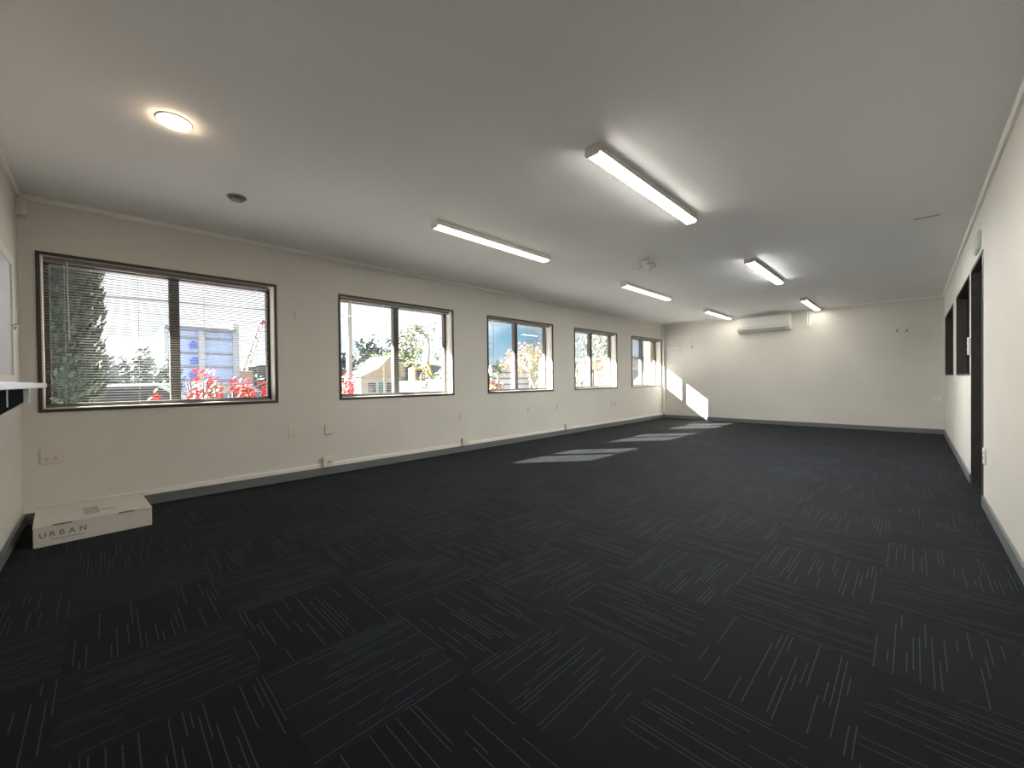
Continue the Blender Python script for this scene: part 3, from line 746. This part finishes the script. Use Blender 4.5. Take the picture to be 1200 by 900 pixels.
# hills and trees seen in the second window
for (x, y, rr, hz, lab) in ((-46, 21.0, 2.6, 4.6, 'dark hillside tree at the far left of the second window'),
                            (-40, 21.8, 2.2, 5.9, 'dark hillside tree behind the tan-roofed house'),
                            (-49, 30.2, 3.4, 8.4, 'tallest dark hillside tree behind the second window\'s mullion'),
                            (-48, 12.5, 3.0, 1.9, 'low distant tree behind the crane')):
    t = tag(empty('hillside_tree', (x, y, GZ)), lab, 'tree', 'distant hillside trees')
    MB().tube((0, 0, -0.1), (0, 0, hz * 0.6), 0.25, 0.15).build('trunk', XM['bark'], t)
    ml = MB()
    for k in range(9):
        d = rnd_dir(); blob(ml, (d.x * rr * 0.55, d.y * rr * 0.6, hz * 0.6 + d.z * hz * 0.28), (rr * 0.5, rr * 0.5, hz * 0.32), 130, 0.30, 0.3)
    ml.build('foliage', XM['hill'], t)
m = MB(); pts = [(-40, 0.0), (-20, 2.6), (5, 3.2), (18, 4.2), (30, 6.6), (45, 6.4), (70, 5.2), (100, 4.4), (130, 0.0)]
m.prism([(y, z + GZ) for y, z in pts] + [(130, GZ - 0.2), (-40, GZ - 0.2)], 0, -100, -85)
struct(m.build('hills', XM['hill']))
tree('garden_tree', 'light green young tree beside the second window\'s mullion', 'tree', (-24, 16.3, GZ), 2.2, 1.1, 0.09, 2, XM['leaf'], XM['bark'], 900, 0.12, 0.55)

# tan-roofed house
t = tag(empty('tan_house', (-18, 10.4, GZ)), 'low cream house with a tan gable roof in the second window', 'house')
MB().box(-2.2, 0, 0.0, 2.55, 0, 1.75).build('walls', XM['cwall'], t)
MB().prism([(-0.15, 1.72), (1.0, 2.25), (1.75, 2.98), (2.62, 2.42), (2.75, 1.72)], 0, -2.4, 0.25).build('roof', XM['tan'], t)
for y in (0.35, 1.55): 
    wf = MB().box(-0.02, 0.03, y, y + 0.62, 0.75, 1.45).build('window', XM['wwall'], t); MB().box(0.028, 0.034, y + 0.05, y + 0.57, 0.80, 1.40).build('pane', XM['vglass'], wf)
MB().box(-0.02, 0.03, 1.1, 1.42, 0.0, 1.4).build('door', XM['dgreen'], t)

# big branching tree, second window right pane
tree('branching_tree', 'large spreading tree with bare grey boughs in the right pane of the second window', 'tree', (-9.6, 9.75, GZ), 1.3, 1.0, 0.12, 4, XM['olive'], XM['bark'], 4200, 0.050, 0.36)
# yellow excavator
t = tag(empty('excavator', (-21.5, 15.6, GZ), R(95)), 'yellow excavator parked behind the spreading tree', 'excavator'); t.scale = (1.3, 1.3, 1.3)
m = MB(); m.box(-0.9, 0.9, -0.75, -0.40, 0, 0.42); m.box(-0.9, 0.9, 0.40, 0.75, 0, 0.42); m.build('tracks', XM['rubber'], t, bevel=0.12)
MB().box(-0.75, 0.45, -0.65, 0.65, 0.48, 1.05).build('body', XM['yellow'], t, bevel=0.05)
cbn = MB().box(-0.05, 0.62, -0.62, -0.05, 1.0, 1.85).build('cab', XM['yellow'], t, bevel=0.05)
MB().box(0.02, 0.55, -0.64, -0.03, 1.20, 1.72).build('cab_glass', XM['vglass'], cbn)
m = MB(); m.prism([(0.40, 0.95), (0.62, 0.95), (1.55, 2.25), (1.40, 2.40)], 1, 0.10, 0.28); m.prism([(1.38, 2.38), (1.56, 2.28), (2.05, 0.95), (1.92, 0.92)], 1, 0.12, 0.26); m.build('arm', XM['yellow'], t)
MB().prism([(1.85, 0.95), (2.12, 0.95), (2.20, 0.55), (1.75, 0.40), (1.70, 0.60)], 1, -0.05, 0.43).build('bucket', XM['band'], t)
# fence and white shed behind tree
t = tag(empty('timber_fence', (-18.5, 16.9, GZ)), 'brown horizontal paling fence behind the spreading tree', 'fence')
m = MB()
for k in range(7): m.box(-0.02, 0.02, -2.2, 4.2, 0.15 + k * 0.24, 0.34 + k * 0.24)
m.build('boards', XM['fence'], t)
for k in range(5): MB().box(-0.10, -0.02, -2.1 + k * 1.5, -1.98 + k * 1.5, 0, 1.95).build('post', XM['fence'], t)
t = tag(empty('white_shed', (-8.0, 9.0, GZ)), 'small white flat-roofed shed low in the right pane of the second window', 'shed')
MB().box(-0.5, 0, -0.32, 0.30, 0, 1.42).build('walls', XM['wwall'], t); MB().box(-0.56, 0.06, -0.38, 0.36, 1.42, 1.50).build('roof', XM['conc'], t); MB().box(0, 0.02, -0.2, 0.12, 0.0, 1.2).build('door', XM['conc'], t)

# third window
t = tag(empty('spiky_plant', (-8.2, 12.05, GZ)), 'spiky cabbage tree low in the left pane of the middle window', 'tree')
MB().tube((0, 0, -0.05), (0, 0, 1.75), 0.07, 0.05).build('trunk', XM['palebark'], t)
ml = MB()
for k in range(110):
    d = rnd_dir(); d.z = abs(d.z) * 1.1 - 0.25; d.normalize(); s = d.cross(Vector((0, 0, 1))).normalized() * 0.018; p = Vector((0, 0, 1.75)); ln = random.uniform(0.45, 0.75)
    q = p + d * ln * 0.6 + Vector((0, 0, 0.04)); e_ = p + d * ln - Vector((0, 0, 0.10))
    ml.quad(p - s, p + s, q + s, q - s); ml.quad(q - s, q + s, e_ + s * 0.2, e_ - s * 0.2)
ml.build('foliage', XM['olive'], t)
shrub('russet_shrub', 'russet shrub at the foot of the spiky cabbage tree', 'shrub', (-7.6, 11.3, GZ), (0.45, 0.45, 0.75), 500, 0.05, XM['rust'])
t = tag(empty('grey_building', (-25, 29.0, GZ)), 'low pale grey building with brown bands in the middle window', 'building')
MB().box(-5, 0, -2.0, 5.2, 0, 2.75).build('walls', XM['conc'], t)
for z in (0.95, 1.55, 2.15): MB().box(-0.01, 0.05, -2.0, 5.2, z, z + 0.14).build('band', XM['fence'], t)
MB().box(-5.2, 0.2, -2.2, 5.4, 2.75, 2.92).build('roof', XM['fence'], t)
tree('autumn_tree', 'autumn tree with russet leaves in the right pane of the middle window', 'tree', (-10.6, 17.2, GZ), 1.1, 1.05, 0.10, 3, XM['rust'], XM['palebark'], 1500, 0.05, 0.40)
shrub('leafy_shrub', 'tall green shrub behind the autumn tree in the middle window', 'shrub', (-13.6, 20.4, GZ), (0.6, 0.6, 2.25), 900, 0.07, XM['leaf'])
# fourth window
tree('green_tree', 'green leafy tree close outside the left pane of the fourth window', 'tree', (-6.0, 15.1, GZ), 1.3, 1.0, 0.10, 3, XM['leaf'], XM['palebark'], 1800, 0.05, 0.42)
tree('dark_tree', 'dark green tree in the top of the fourth window\'s right pane', 'tree', (-8.5, 19.8, GZ), 2.0, 1.1, 0.11, 2, XM['greyleaf'], XM['bark'], 1600, 0.07, 0.60)
shrub('russet_shrub', 'russet shrub in the lower right pane of the fourth window', 'shrub', (-6.9, 18.5, GZ), (0.62, 0.62, 1.45), 1000, 0.05, XM['rust'])
# fifth window
t = tag(empty('white_house', (-15, 38.2, GZ)), 'white house with a dark roof line in the last window', 'house')
MB().box(-6, 0, -2.2, 3.2, 0, 3.35).build('walls', XM['wwall'], t)
MB().box(-6.3, 0.4, -2.5, 3.5, 3.35, 3.62).build('roof', XM['band'], t)
for y in (-1.4, 0.9): 
    wf = MB().box(-0.02, 0.05, y, y + 1.0, 1.2, 2.3).build('window', XM['wwall'], t, bevel=0.01); MB().box(0.048, 0.056, y + 0.07, y + 0.93, 1.27, 2.23).build('pane', XM['band'], wf)
t = tag(empty('brick_pier', (-4.48, 18.55, GZ)), 'yellow brick pier at the right of the last window', 'pier')
MB().box(-0.15, 0.15, -0.15, 0.15, 0, 3.9).build('shaft', XM['brick'], t)
MB().box(-0.18, 0.18, -0.18, 0.18, 3.9, 4.0).build('cap', XM['conc'], t, bevel=0.02)
tag(MB().box(-4.7, -2.2, 12.0, 17.9, GZ, GZ + 0.05).build('lawn_strip', XM['leaf']), 'strip of lawn under the trees outside the fourth window', 'lawn')
